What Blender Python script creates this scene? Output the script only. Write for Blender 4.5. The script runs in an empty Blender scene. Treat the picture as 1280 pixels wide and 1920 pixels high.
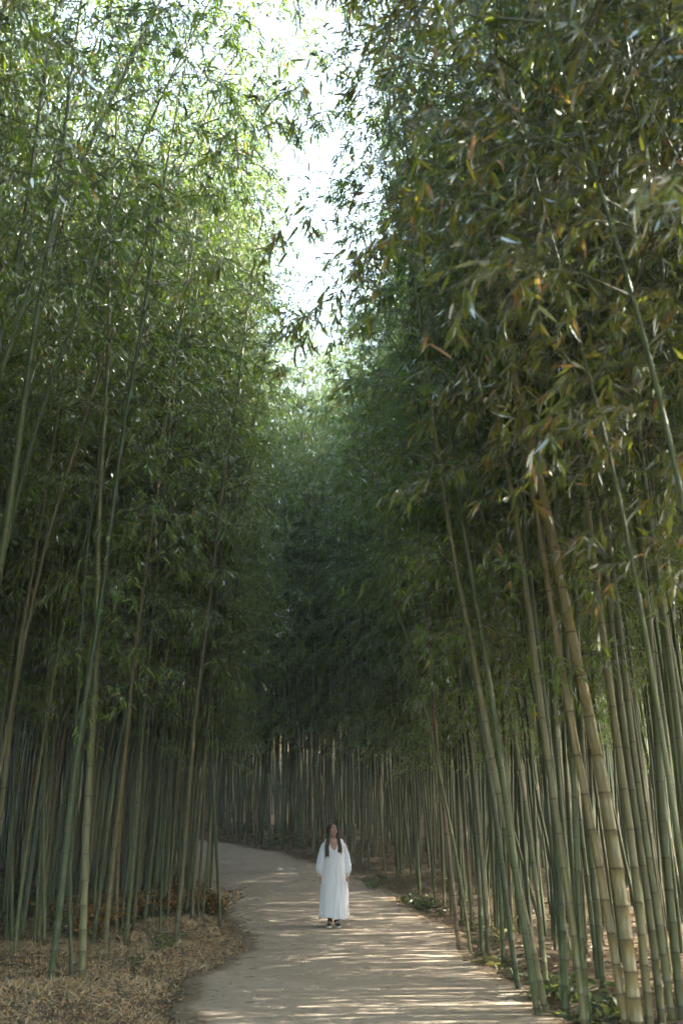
import bpy, math, random
import numpy as np
R = math.radians
C = bpy.context.scene.collection
sc = bpy.context.scene
rng = np.random.default_rng(11)

# ------------------------------------------------------------------ camera
F = 1867.0; TILT = R(17.7); CH = 1.6
cam_d = bpy.data.cameras.new('camera'); cam = bpy.data.objects.new('camera', cam_d); C.objects.link(cam)
cam_d.sensor_fit = 'VERTICAL'; cam_d.sensor_height = 36; cam_d.sensor_width = 24; cam_d.lens = 35
cam.location = (0, 0, CH); cam.rotation_euler = (R(90) + TILT, 0, 0)
cam_d.clip_end = 1500; cam_d.clip_start = 0.05
cam_d.dof.use_dof = True; cam_d.dof.focus_distance = 18.0; cam_d.dof.aperture_fstop = 1.9
sc.camera = cam
ST, CT = math.sin(TILT), math.cos(TILT)

def ray(px, py):
    u = (px - 640) / F; v = (960 - py) / F
    d = np.array([u, CT - v * ST, ST + v * CT])
    return d

# ------------------------------------------------------------------ terrain
PATH_C = np.array([(.9, -30), (.5, -8), (.25, 4), (.25, 9.5), (.08, 13), (.1, 16.5), (-.15, 19.5), (-1.0, 23.2), (-2.7, 27.2), (-5.4, 30.6), (-9.5, 32.6), (-15, 33.2), (-24, 33)])
def smooth_poly(P, n=400):
    P = np.asarray(P, float); m = len(P); t = np.arange(m); out = []
    for s in np.linspace(0, m - 1 - 1e-6, n):
        i = int(s); f = s - i
        p0 = P[max(i-1, 0)]; p1 = P[i]; p2 = P[min(i+1, m-1)]; p3 = P[min(i+2, m-1)]
        out.append(.5*((2*p1) + (-p0+p2)*f + (2*p0-5*p1+4*p2-p3)*f*f + (-p0+3*p1-3*p2+p3)*f**3))
    return np.array(out)
PC = smooth_poly(PATH_C)
def path_dist(x, y):
    """distance to the centre line and side (+1 = to the right of the walker)"""
    x = np.atleast_1d(np.asarray(x, float)); y = np.atleast_1d(np.asarray(y, float))
    d2 = (x[:, None] - PC[None, :, 0])**2 + (y[:, None] - PC[None, :, 1])**2
    i = np.argmin(d2, 1); d = np.sqrt(d2[np.arange(len(x)), i])
    T = np.gradient(PC, axis=0)[i]
    s = np.sign(T[:, 1] * (x - PC[i, 0]) - T[:, 0] * (y - PC[i, 1]))
    return d, s
HW = 1.85
def rise(y):
    k = 1.2
    a = np.logaddexp(0, (y - 19.5) / k) * k * 0.105
    b = np.logaddexp(0, (y - 35.5) / k) * k * 0.09
    return a - b
def gz(x, y, base=False):
    x = np.atleast_1d(np.asarray(x, float)); y = np.atleast_1d(np.asarray(y, float))
    z = rise(y) + .09 * np.logaddexp(0, (-x - 4.5) / .8) * .8 * np.exp(-np.clip(-x-18, 0, 99) / 12)
    def up(t, k, sl, mx): return mx*np.tanh(np.logaddexp(0, t/k)*k*sl/mx)
    z = z + up(y - 47, 2., .30, 14.) + up(x - 18, 1.5, .22, 9.) + up(-x - 17, 2., .22, 9.)
    if base: return z
    d, s = path_dist(x, y)
    e = np.clip((d - HW) / .6, 0, 1)
    bump = .035*np.sin(x*1.9+y*.7)+.03*np.sin(x*.8-y*1.7+2)+.02*np.sin(x*4.1+1)*np.sin(y*3.7)
    z = z + e * (.05 + bump) - (1 - e) * .04
    z = z + np.where((s < 0), e * .05, 0)
    z += .008*np.sin(x*11+y*3)*np.sin(y*9-x*2) * e
    return z
def gz1(x, y): return float(gz([x], [y])[0])
def path_z(x, y):
    return gz(x, y, True) + .006 + .012*np.sin(x*1.3+y*.5)*np.sin(y*.9+1) + .005*np.sin(x*5+y*2.1)*np.sin(y*6.3)
def ground_hit(px, py):
    d = ray(px, py); t = 3.0
    while t < 80:
        p = d * t
        if CH + p[2] < float(gz([p[0]], [p[1]], True)[0]) + .05: break
        t += .02
    return np.array([p[0], p[1], gz1(p[0], p[1])])
def at_plane(px, py, Y):
    d = ray(px, py); t = Y / d[1]
    return np.array([d[0]*t, Y, CH + d[2]*t])

# ------------------------------------------------------------------ helpers
def mesh_np(name, V, polys=None, loops=None, starts=None, mats=(), matidx=None, smooth=False):
    me = bpy.data.meshes.new(name)
    V = np.asarray(V, np.float32)
    me.vertices.add(len(V)); me.vertices.foreach_set('co', V.ravel())
    loops = np.asarray(loops, np.int32); starts = np.asarray(starts, np.int32)
    me.loops.add(len(loops)); me.loops.foreach_set('vertex_index', loops)
    me.polygons.add(len(starts)); me.polygons.foreach_set('loop_start', starts)
    for m in mats: me.materials.append(m)
    if matidx is not None: me.polygons.foreach_set('material_index', np.asarray(matidx, np.int32))
    me.polygons.foreach_set('use_smooth', np.full(len(starts), smooth))
    me.update(calc_edges=True)
    return me
class Geo:
    """numpy mesh collector: vertices, polygons of any size, float vertex attributes"""
    def __init__(s): s.V = []; s.L = []; s.S = []; s.n = 0; s.nl = 0; s.A = {}; s.M = []
    def add(s, V, Fc, mat=0, **attr):
        V = np.asarray(V, float).reshape(-1, 3); Fc = np.asarray(Fc, np.int64)
        s.V.append(V); s.L.append((Fc + s.n).ravel()); k = Fc.shape[1]
        s.S.append(s.nl + np.arange(len(Fc)) * k); s.nl += Fc.size
        s.M.append(np.full(len(Fc), mat))
        for a, v in attr.items(): s.A.setdefault(a, []).append((s.n, np.broadcast_to(v, (len(V),))))
        s.n += len(V)
    def mesh(s, name, mats=(), smooth=False):
        me = mesh_np(name, np.concatenate(s.V), None, np.concatenate(s.L), np.concatenate(s.S), mats, np.concatenate(s.M), smooth)
        for a, lst in s.A.items():
            arr = np.zeros(s.n, np.float32)
            for o, v in lst: arr[o:o+len(v)] = v
            at = me.attributes.new(a, 'FLOAT', 'POINT'); at.data.foreach_set('value', arr)
        return me
def tube(g, P, rad, sides=8, caps=True, mat=0, **attr):
    P = np.asarray(P, float); n = len(P); rad = np.broadcast_to(rad, (n,))
    T = np.gradient(P, axis=0); T /= np.linalg.norm(T, axis=1)[:, None] + 1e-9
    ref = np.array([1., 0, 0]) if abs(T[0, 0]) < .8 else np.array([0, 1., 0])
    U = np.cross(T, ref); U /= np.linalg.norm(U, axis=1)[:, None] + 1e-9; W = np.cross(T, U)
    a = np.arange(sides) * 2 * math.pi / sides
    V = P[:, None] + rad[:, None, None] * (np.cos(a)[None, :, None] * U[:, None] + np.sin(a)[None, :, None] * W[:, None])
    i = np.arange(n-1)[:, None]; j = np.arange(sides)[None]; k = (j + 1) % sides
    Fq = np.stack([i*sides+j, i*sides+k, (i+1)*sides+k, (i+1)*sides+j], -1).reshape(-1, 4)
    at = {q: np.repeat(np.broadcast_to(v, (n,)), sides) for q, v in attr.items()}
    g.add(V.reshape(-1, 3), Fq, mat, **at)
    if caps:
        g.add(V[-1], [list(range(sides))], mat, **{q: v[-sides:] for q, v in at.items()})
        g.add(V[0], [list(range(sides))[::-1]], mat, **{q: v[:sides] for q, v in at.items()})
def link(name, me, parent=None, **props):
    o = bpy.data.objects.new(name, me); C.objects.link(o)
    if parent: o.parent = parent
    for k, v in props.items(): o[k] = v
    return o
def thing(name, label, cat, loc=(0, 0, 0), rz=0, group=None):
    o = bpy.data.objects.new(name, None); C.objects.link(o); o.location = loc; o.rotation_euler = (0, 0, rz)
    o.empty_display_size = .2
    o['label'] = label; o['category'] = cat
    if group: o['group'] = group
    return o

# ------------------------------------------------------------------ materials
def mat(name):
    m = bpy.data.materials.new(name); m.use_nodes = True; nt = m.node_tree; nt.nodes.clear()
    out = nt.nodes.new('ShaderNodeOutputMaterial')
    return m, nt, out
def N(nt, t, **kw):
    n = nt.nodes.new(t)
    for k, v in kw.items():
        if k.startswith('i_'): n.inputs[k[2:].replace('_', ' ')].default_value = v
        else: setattr(n, k, v)
    return n
def ramp(nt, fac, stops, interp='LINEAR'):
    r = nt.nodes.new('ShaderNodeValToRGB'); r.color_ramp.interpolation = interp
    e = r.color_ramp.elements
    while len(e) < len(stops): e.new(.5)
    for k, (p, c) in enumerate(stops): e[k].position = p; e[k].color = (*c, 1)
    nt.links.new(fac, r.inputs[0]); return r.outputs[0]
def mixc(nt, f, a, b, mode='MIX'):
    m = nt.nodes.new('ShaderNodeMix'); m.data_type = 'RGBA'; m.blend_type = mode
    for s, v in ((m.inputs[0], f), (m.inputs[6], a), (m.inputs[7], b)):
        if isinstance(v, (int, float)): s.default_value = v
        elif isinstance(v, tuple): s.default_value = (*v, 1)
        else: nt.links.new(v, s)
    return m.outputs[2]
def math_n(nt, op, a, b=0.):
    m = nt.nodes.new('ShaderNodeMath'); m.operation = op
    for s, v in ((m.inputs[0], a), (m.inputs[1], b)):
        if isinstance(v, (int, float)): s.default_value = v
        else: nt.links.new(v, s)
    return m.outputs[0]
def noise(nt, scale, detail=4, coord=None, rough=.6, out='Fac'):
    n = N(nt, 'ShaderNodeTexNoise'); n.inputs['Scale'].default_value = scale; n.inputs['Detail'].default_value = detail; n.inputs['Roughness'].default_value = rough
    if coord is not None: nt.links.new(coord, n.inputs['Vector'])
    return n.outputs[out]
def simple(name, col, rough=.6, bump=0, bs=60, var=.12, vs=9, spec=.4, sheen=0):
    m, nt, out = mat(name); b = N(nt, 'ShaderNodeBsdfPrincipled')
    co = N(nt, 'ShaderNodeTexCoord').outputs['Object']
    c = ramp(nt, noise(nt, vs, 4, co), [(.3, tuple(max(0, k*(1-var)) for k in col)), (.7, tuple(k*(1+var) for k in col))])
    nt.links.new(c, b.inputs['Base Color']); b.inputs['Roughness'].default_value = rough; b.inputs['Specular IOR Level'].default_value = spec
    b.inputs['Sheen Weight'].default_value = sheen
    if bump:
        bp = N(nt, 'ShaderNodeBump'); bp.inputs['Strength'].default_value = bump; bp.inputs['Distance'].default_value = .01
        nt.links.new(noise(nt, bs, 4, co), bp.inputs['Height']); nt.links.new(bp.outputs[0], b.inputs['Normal'])
    nt.links.new(b.outputs[0], out.inputs[0]); return m

def culm_material(name, stops, gloss=.34):
    m, nt, out = mat(name); b = N(nt, 'ShaderNodeBsdfPrincipled')
    oi = N(nt, 'ShaderNodeObjectInfo').outputs['Random']
    co = N(nt, 'ShaderNodeTexCoord').outputs['Object']
    base = ramp(nt, oi, stops)
    at = N(nt, 'ShaderNodeAttribute'); at.attribute_name = 'ring'
    bl = N(nt, 'ShaderNodeAttribute'); bl.attribute_name = 'bloom'
    mp = N(nt, 'ShaderNodeMapping'); mp.inputs['Scale'].default_value = (1, 1, .22); nt.links.new(co, mp.inputs[0])
    n1 = noise(nt, 9, 5, mp.outputs[0]); n2 = noise(nt, 45, 3, mp.outputs[0])
    c = mixc(nt, math_n(nt, 'MULTIPLY', ramp(nt, n1, [(.42, (0, 0, 0)), (.66, (1, 1, 1))]), .5), base, (.062, .058, .024))
    c = mixc(nt, math_n(nt, 'MULTIPLY', ramp(nt, n2, [(.54, (0, 0, 0)), (.66, (1, 1, 1))]), .14), c, (.18, .18, .13))
    c = mixc(nt, math_n(nt, 'MULTIPLY', bl.outputs['Fac'], .16), c, (.24, .245, .215))
    c = mixc(nt, math_n(nt, 'MULTIPLY', at.outputs['Fac'], .65), c, (.035, .03, .02))
    nt.links.new(c, b.inputs['Base Color'])
    rr = N(nt, 'ShaderNodeMapRange'); rr.inputs[3].default_value = gloss-.08; rr.inputs[4].default_value = gloss+.2; nt.links.new(n1, rr.inputs[0])
    nt.links.new(rr.outputs[0], b.inputs['Roughness']); b.inputs['Specular IOR Level'].default_value = .4
    nt.links.new(b.outputs[0], out.inputs[0]); return m
M_CULM = culm_material('bamboo_culm', [(0, (.022, .046, .008)), (.3, (.034, .060, .010)), (.55, (.050, .072, .012)), (.75, (.070, .078, .017)), (.9, (.075, .064, .020)), (1, (.15, .11, .03))])
M_CULM_OLD = culm_material('golden_culm', [(0, (.23, .17, .060)), (1, (.20, .165, .065))], .2)
M_CULM_DRY = culm_material('dry_culm', [(0, (.15, .10, .07)), (1, (.17, .115, .08))], .5)
M_CULM_PALE = culm_material('pale_culm', [(0, (.10, .115, .038)), (.5, (.15, .135, .050)), (1, (.11, .125, .050))], .3)
M_BRANCH = simple('bamboo_branch', (.075, .075, .035), .6, var=.3)

def leaf_material(name, stops, trans=.5, tmul=(1.75, 1.8, .8)):
    m, nt, out = mat(name)
    at = N(nt, 'ShaderNodeAttribute'); at.attribute_name = 'tone'
    col = ramp(nt, at.outputs['Fac'], stops)
    d = N(nt, 'ShaderNodeBsdfDiffuse'); nt.links.new(col, d.inputs[0])
    t = N(nt, 'ShaderNodeBsdfTranslucent'); nt.links.new(mixc(nt, 1., col, tmul, 'MULTIPLY'), t.inputs[0])
    mx = N(nt, 'ShaderNodeMixShader'); mx.inputs[0].default_value = trans; nt.links.new(d.outputs[0], mx.inputs[1]); nt.links.new(t.outputs[0], mx.inputs[2])
    g = N(nt, 'ShaderNodeBsdfGlossy'); g.inputs['Roughness'].default_value = .48; g.inputs['Color'].default_value = (.32, .35, .34, 1)
    fr = N(nt, 'ShaderNodeFresnel'); fr.inputs['IOR'].default_value = 1.45
    m2 = N(nt, 'ShaderNodeMixShader'); nt.links.new(math_n(nt, 'ADD', fr.outputs[0], .03), m2.inputs[0]); nt.links.new(mx.outputs[0], m2.inputs[1]); nt.links.new(g.outputs[0], m2.inputs[2])
    nt.links.new(m2.outputs[0], out.inputs[0]); return m
G0 = [(0, (.080, .140, .024)), (.45, (.125, .195, .032)), (.80, (.175, .235, .040)), (.935, (.23, .22, .05)), (.955, (.36, .28, .07)), (.98, (.42, .20, .06)), (1, (.38, .24, .13))]
G1 = [(0, (.092, .125, .022)), (.4, (.135, .165, .028)), (.70, (.18, .18, .036)), (.85, (.21, .15, .04)), (.93, (.30, .14, .06)), (1, (.34, .20, .13))]
M_LEAF = leaf_material('bamboo_leaf', G0)
M_LEAF_BROWN = leaf_material('browning_bamboo_leaf', G1)

# ------------------------------------------------------------------ bamboo generator
def leaves(g, B, D, L, W, tone, hi, rg):
    """B base, D unit direction, L length, W half width"""
    n = len(B)
    up = np.array([0, 0, 1.]) + rg.normal(0, .55, (n, 3))
    S = np.cross(D, up); S /= np.linalg.norm(S, axis=1)[:, None] + 1e-9
    Nn = np.cross(S, D)
    L = L[:, None]; W = W[:, None]
    if not hi:
        V = np.stack([B, B + D*L*.4 + S*W - Nn*L*.02, B + D*L - Nn*L*.16, B + D*L*.4 - S*W - Nn*L*.02], 1)
        idx = np.arange(n)[:, None] * 4
        g.add(V.reshape(-1, 3), np.concatenate([idx + [[0, 1, 2]], idx + [[0, 2, 3]]]), tone=np.repeat(tone, 4))
    else:
        st = [(0, .10), (.16, .78), (.42, 1.0), (.72, .62)]
        cur = rg.uniform(.03, .30, (n, 1))
        rows = []
        for t, w in st:
            c = B + D*L*t - Nn*L*cur*t*t
            rows += [c + S*W*w + Nn*W*.25*w, c - S*W*w + Nn*W*.25*w]
        rows.append(B + D*L - Nn*L*cur)
        V = np.stack(rows, 1); idx = np.arange(n)[:, None] * 9
        q = np.concatenate([idx + [[2*k, 2*k+2, 2*k+3, 2*k+1]] for k in range(3)])
        tn = np.repeat(tone, 9)
        g.add(V.reshape(-1, 3), q, tone=tn)
        g.L.append((idx + [[6, 8, 7]] + g.n - len(tn)).ravel()); g.S.append(g.nl + np.arange(n)*3); g.nl += 3*n; g.M.append(np.zeros(n))

RS = .80
def make_bamboo(rg, H, r0, shape, crown0=.33, hi=False, dens=1.0, blen=1.35, sides=8, low=None, leaf_l=.125, brown=0., bias=None):
    """shape(z)->(x,y) offset of the centre line. returns three Geo: culm, branches, leaves"""
    z = [0.]; k = 0; node = []
    zz = .10
    while zz < H - .15:
        node.append(zz)
        zz += min(.17 + .022*len(node), .40) * rg.uniform(.92, 1.08)
    node = np.array(node)
    drop = lambda q: q - .9*np.clip((q/H - .72), 0, 1)**2 * H * .35
    P = lambda q: np.stack([*shape(q), drop(q)], -1)
    r0 = r0 * (RS if r0 < .055 else 1); rad = lambda q: r0 * (1 - .86*np.clip(q/H, 0, 1)**1.35) * 1.0
    g = Geo()
    rows = [(-.15, 1.12, 0, 0)]
    for nz in node:
        rr = float(rad(nz)); s = min(1, rr/.03)
        if nz < H*.8 or hi:
            rows += [(nz - .06, 1., 0, .2), (nz - .012*s, .99, 0.15, 1.), (nz - .004*s, 1.07, 1, .5), (nz + .005*s, 1.09, .8, .3), (nz + .014*s, .99, 0, .1)]
        else:
            rows += [(nz-.008, 1, 0, .6), (nz, 1.12, 1, 0), (nz+.008, 1, 0, 0)]
    rows.append((H, .6, 0, 0))
    rows.sort(key=lambda a: a[0])
    q = np.array([a[0] for a in rows]); k = np.array([a[1] for a in rows])
    tube(g, P(q), np.maximum(rad(q) * k, .0035), sides, ring=np.array([a[2] for a in rows]), bloom=np.array([a[3] for a in rows]))
    # branches
    zb = node[node > H*crown0]
    if low is not None: zb = node[node > low]
    z0 = zb[0]
    nb = 2 * len(zb)
    bz = np.repeat(zb, 2) + rg.normal(0, .01, nb)
    az = np.tile(rg.uniform(0, 2*math.pi) + np.arange(len(zb)) * (math.pi + .35), (2, 1)).T.ravel() + np.tile([.35, -.45], len(zb)) + rg.normal(0, .55, nb)
    if bias is not None:
        az = bias + ((az - bias + math.pi) % (2*math.pi) - math.pi) * .75
    f = (bz - z0) / (H - z0)
    prof = np.interp(f, [0, .12, .35, .7, .92, 1], [.55, .85, 1.1, .95, .6, .3])
    L = blen * prof * rg.uniform(.6, 1.25, nb)
    keep = (rg.random(nb) < np.interp(f, [0, .15, .3, 1], [.2, .6, 1, 1])) | (np.arange(nb) % 2 == 0); bz, az, f, L = bz[keep], az[keep], f[keep], L[keep]; nb = len(bz)
    el = np.interp(f, [0, 1], [.55, .85]) + rg.normal(0, .16, nb)
    root = P(bz)
    def bp(i, u):
        h = L[i] * np.cos(el[i]) * (u + .12*u*u)
        zz = L[i] * (np.sin(el[i])*u - .62*u*u)
        return root[i] + np.stack([h*np.cos(az[i]), h*np.sin(az[i]), zz], -1)
    gb = Geo(); us = np.linspace(0, 1, 5)
    I = np.arange(nb)
    pts = np.stack([bp(I, np.full(nb, u)) for u in us], 1)
    def sticks(pts, r_a, r_b, ns=3):
        n, m = pts.shape[:2]
        T = np.gradient(pts, axis=1); T /= np.linalg.norm(T, axis=2)[..., None] + 1e-9
        U = np.cross(T, [0.1, .15, 1.]); U /= np.linalg.norm(U, axis=2)[..., None] + 1e-9; W = np.cross(T, U)
        rr = (r_a[:, None] + (r_b - r_a)[:, None] * np.linspace(0, 1, m)[None])[..., None]
        V = np.stack([pts + rr*(math.cos(2*math.pi*k/ns)*U + math.sin(2*math.pi*k/ns)*W) for k in range(ns)], 2)
        o = (np.arange(n)*m*ns)[:, None, None]; a = (np.arange(m-1)*ns)[None, :, None]; j = np.arange(ns)[None, None]; k2 = (j+1) % ns
        gb.add(V.reshape(-1, 3), np.stack([o+a+j, o+a+k2, o+a+ns+k2, o+a+ns+j], -1).reshape(-1, 4))
    sticks(pts, .002 + .0035*L, np.full(nb, .0012))
    # twigs
    nt_ = np.maximum(2, (L/.125*dens).astype(int)); bi = np.repeat(I, nt_); n = len(bi)
    u = rg.uniform(.16, 1.0, n)**.8
    p = bp(bi, u); T = bp(bi, np.minimum(u+.03, 1.03)) - p; T /= np.linalg.norm(T, axis=1)[:, None] + 1e-9
    D = T*.7 + rg.normal(0, .62, (n, 3)); D[:, 2] -= .05; D /= np.linalg.norm(D, axis=1)[:, None]
    TL = rg.uniform(.10, .36, n)
    if hi:
        e = p + D*TL[:, None]; mid = (p+e)/2; e2 = e.copy(); e2[:, 2] -= TL*.2
        sticks(np.stack([p, mid, e2], 1), np.full(n, .0016), np.full(n, .0008))
    # leaves, in small fans near the twig ends
    K = 8
    nl = n*K; ti = np.repeat(np.arange(n), K); w = np.tile(np.linspace(.45, 1, K), n) + rg.normal(0, .05, nl)
    sgn = np.tile([1, -1], nl)[:nl]
    B = p[ti] + D[ti]*(TL[ti]*w)[:, None]; B[:, 2] -= TL[ti]*.2*w*w
    side = np.cross(D[ti], [0, 0, 1.]); side /= np.linalg.norm(side, axis=1)[:, None] + 1e-9
    LD = D[ti]*.6 + side*(sgn*rg.uniform(.2, .9, nl))[:, None] + rg.normal(0, .25, (nl, 3)); LD[:, 2] -= rg.uniform(.25, .95, nl)
    LD /= np.linalg.norm(LD, axis=1)[:, None]
    tone = np.clip(rg.uniform(0, .94, nl) * (.75 + .25*rg.random(n)[ti]) , 0, .93)
    tone = np.where(rg.random(nl) < .02 + brown*rg.random(n)[ti]**3, rg.uniform(.93, 1, nl), tone)
    gl = Geo(); Ls = leaf_l * rg.uniform(.65, 1.3, nl)
    leaves(gl, B, LD, Ls, Ls*rg.uniform(.068, .088, nl)*(1 if hi else 1.12), tone, hi, rg)
    return g, gb, gl

def bamboo_meshes(args, mc=None, ml=None, name='bamboo'):
    g, gb, gl = make_bamboo(**args)
    return (g.mesh('culm', (mc or M_CULM,), True), gb.mesh('branches', (M_BRANCH,)), gl.mesh('foliage', (ml or M_LEAF,)))

def plant(label, loc, meshes, rz=0, group=None, scale=1):
    t = thing('bamboo', label, 'bamboo', loc, rz, group); t.scale = (scale,)*3
    link('culm', meshes[0], t); link('branches', meshes[1], t); link('foliage', meshes[2], t)
    return t

# ---- individually traced stems: pixel track of the culm (base first), radius, options
def hand(label, pts, r, H=15., seed=0, base=None, Y=None, crown0=.22, low=None, mc=None, ml=None, dens=1.35, blen=1.4, leaf_l=.108, ly=0., group=None, brown=0., bias=None, curl=.0012):
    rg = np.random.default_rng(1000 + seed)
    if base is None: base = ground_hit(*pts[0]); P = [base]; pts = pts[1:]
    else:
        base = np.array([base[0], base[1], gz1(*base)]); P = [base]
    for k, (px, py) in enumerate(pts):
        q = at_plane(px, py, base[1]); P.append(q)
    P = np.array(P); z = P[:, 2] - base[2]; x = P[:, 0] - base[0]
    A = np.stack([z, z**2, ], 1); reg = np.diag([1e-3, 2.0])
    co = np.linalg.solve(A.T @ A + reg, A.T @ x)
    zt = z.max()
    sgn = -1 if base[0] > 0 else 1
    def shape(q):
        q = np.asarray(q, float); qc = np.minimum(q, zt)
        xx = co[0]*qc + co[1]*qc**2
        sl = co[0] + 2*co[1]*zt; sl = np.clip(sl, -.10, .10)
        e = np.clip(q - zt, 0, None)
        xx = xx + sl*e + sgn*curl*e**2
        return xx + .012*np.sin(q*1.7+seed), ly*q + .015*np.sin(q*1.3+seed*2)
    near = base[1] < 16
    m = bamboo_meshes(dict(rg=rg, H=H, r0=r, shape=shape, crown0=crown0, low=low, hi=near, dens=dens, blen=blen, sides=14 if near else 8, leaf_l=leaf_l, brown=brown, bias=bias), mc, ml)
    plant(label, tuple(base), m, 0, group)
    HAND.append(base[:2]); return base
HAND = []
exec_hand = True
PL, GO, DR, BR = M_CULM_PALE, M_CULM_OLD, M_CULM_DRY, M_LEAF_BROWN
# left bank, front row
hand('olive green bamboo leaning right, front culm on the left dry grass', [(92,1852),(135,1490),(176,1181),(225,900),(262,640),(292,430)], .047, 14, 1)
hand('upright tan green bamboo standing alone nearest the camera on the left dry grass bank', [(152,1842),(169,1440),(180,1200),(191,900),(206,520)], .050, 13.5, 2, mc=PL)
hand('thin grey green bamboo squeezed between the two front culms on the left grass', [(134,1838),(133,1552),(146,1300),(160,1100)], .026, 11, 3)
hand('green bamboo leaning right, rooted where the dry grass meets the orange ferns', [(197,1794),(225,1496),(240,1350),(262,1150),(290,950)], .043, 14, 4)
hand('green bamboo with dark nodes just right of the orange ferns', [(238,1774),(262,1496),(277,1275),(285,1125),(300,994),(330,700)], .040, 14.5, 5)
hand('thick dark green bamboo on the tip of the grass verge by the path', [(330,1774),(349,1515),(371,1312),(390,1162),(412,960)], .043, 14, 6)
hand('slim green bamboo leaning right behind the orange ferns', [(172,1777),(202,1552),(225,1400),(268,1150)], .036, 13.5, 7)
hand('straight grey bamboo left of the front olive culm', [(81,1789),(86,1477),(88,1387),(92,1162),(104,950)], .037, 13, 8)
hand('green bamboo at the left edge of the bank, inner culm of a close pair', [(22,1777),(30,1477),(35,1250),(60,1000)], .038, 13, 9)
hand('thin olive bamboo at the left edge of the bank, outer culm of a close pair', [(12,1777),(24,1500),(32,1400)], .030, 12.5, 10)
hand('grey bamboo leaning right out of the green bush on the left', [(64,1702),(101,1496),(124,1312),(142,1200),(165,1069),(182,930)], .044, 14, 11)
hand('grey bamboo leaning left out of the green bush, crossing its neighbours', [(52,1706),(39,1496),(26,1294),(8,1100)], .046, 13, 12, mc=PL)
hand('dark bamboo at the path edge, last culm of the left verge, leaning left', [(412,1736),(399,1477),(398,1300),(394,1150)], .036, 13, 13)
hand('short leaning bamboo crossing in front of the last verge culm at the path edge', [(390,1717),(403,1534),(420,1350),(436,1180)], .034, 12, 14)
hand('green bamboo leaning right, third culm in from the tip of the left verge', [(358,1740),(375,1515),(384,1400),(396,1250)], .039, 13.5, 15)
hand('dark bamboo in the row behind the verge tip, beside the orange leaf litter', [(292,1719),(303,1500),(318,1300),(335,1100)], .034, 13, 16)
hand('slender bamboo with a sunlit bare side right of the orange leaf litter', [(316,1716),(331,1480),(345,1280)], .033, 13, 17, mc=PL)
hand('dark slender bamboo between the verge tip culm and the path', [(372,1734),(381,1500),(392,1300)], .031, 13, 18)
# high dark culms at the upper left, rooted beside the camera
hand('thick dark bamboo arching up at the upper left, largest of the near clump', [(6,1000),(40,830),(75,560),(105,360),(133,170)], .050, 14, 20, base=(-3.42, 8.9), crown0=.52)
hand('dark bamboo in the upper left near clump, left of the largest culm', [(0,640),(30,500),(62,300),(88,130)], .043, 14, 21, base=(-3.85, 8.6), crown0=.5)
hand('dark bamboo in the upper left near clump with a pale sunlit foot', [(58,690),(85,480),(110,300),(135,150)], .042, 13.5, 22, base=(-3.6, 9.7), crown0=.52)
hand('thin dark bamboo right of the upper left near clump', [(70,640),(100,480),(130,330),(165,200)], .030, 13.5, 23, base=(-3.75, 10.4), crown0=.5)
hand('pale culm with sunlit white rings behind the upper left near clump', [(5,1470),(30,1280),(60,1090),(82,930)], .036, 13, 24, base=(-4.0, 12.2), mc=PL)
# long leaning stem over the upper left foliage
hand('dark bare bamboo slanting right through the high leaves', [(152,1660),(190,1200),(205,780),(270,560),(310,460),(470,210)], .036, 15.5, 25, base=(-4.1, 14.6), crown0=.55, dens=.8)
# right edge, foreground
hand('thickest bamboo, golden yellow, beside the path', [(1197,1927),(1175,1740),(1152,1590),(1134,1515),(1115,1440),(1085,1270),(1050,1060),(1002,850),(962,720)], .056, 15, 30, crown0=.36, mc=GO, ml=BR, brown=.2)
hand('yellow bamboo leaning left, just left of the thickest golden culm', [(1175,1922),(1156,1796),(1122,1609),(1100,1496),(1085,1440),(1045,1230),(1020,1050),(985,850)], .046, 14, 31, crown0=.4, mc=GO, ml=BR, brown=.2)
hand('tan green bamboo with brown nodes rooted at the frame bottom beside the paved dirt', [(1096,1916),(1070,1759),(1051,1609),(1032,1440),(1008,1250),(975,1060)], .040, 13.5, 32, crown0=.38, mc=PL, brown=.1)
hand('grey green bamboo leaning left at the path edge before the leafy weeds', [(1021,1886),(995,1796),(960,1640),(944,1541),(931,1440),(905,1300),(872,1170),(850,1060)], .041, 13.5, 33, mc=PL, brown=.08)
hand('green grey bamboo close behind the leaning culm at the path edge', [(1006,1892),(987,1845),(970,1640),(957,1541),(940,1440),(912,1270),(885,1100)], .040, 13, 34, brown=.08)
hand('straight dark bamboo between the leafy weeds and the golden culms', [(1104,1916),(1085,1702),(1074,1440),(1060,1250)], .037, 13.5, 35)
hand('broad grey green bamboo rising out of the leafy weeds', [(1062,1894),(1048,1702),(1036,1500),(1020,1300),(1000,1150)], .046, 14, 36)
hand('pale green bamboo, first culm right of the thickest golden one', [(1218,1922),(1197,1702),(1178,1550),(1162,1440),(1140,1250),(1105,1000)], .044, 14, 37, mc=PL, crown0=.34)
hand('bluish green bamboo, second culm right of the thickest golden one', [(1240,1916),(1212,1684),(1192,1540),(1179,1440),(1160,1280),(1128,1050)], .042, 14, 38, crown0=.34)
hand('pale green bamboo, third culm right of the thickest golden one', [(1257,1914),(1224,1665),(1205,1530),(1192,1440),(1168,1250),(1150,1100)], .040, 14, 39, mc=PL, crown0=.34)
hand('green bamboo, fourth culm right of the thickest golden one', [(1274,1912),(1257,1665),(1245,1540),(1235,1440),(1220,1250),(1195,980)], .048, 14.5, 40, crown0=.36)
hand('bright ringed bamboo at the right picture edge, upper stem sunlit', [(1262,1560),(1246,1440),(1220,1150),(1185,850),(1150,640)], .040, 14, 41, base=(3.25, 9.9), mc=PL, crown0=.36)
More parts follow.
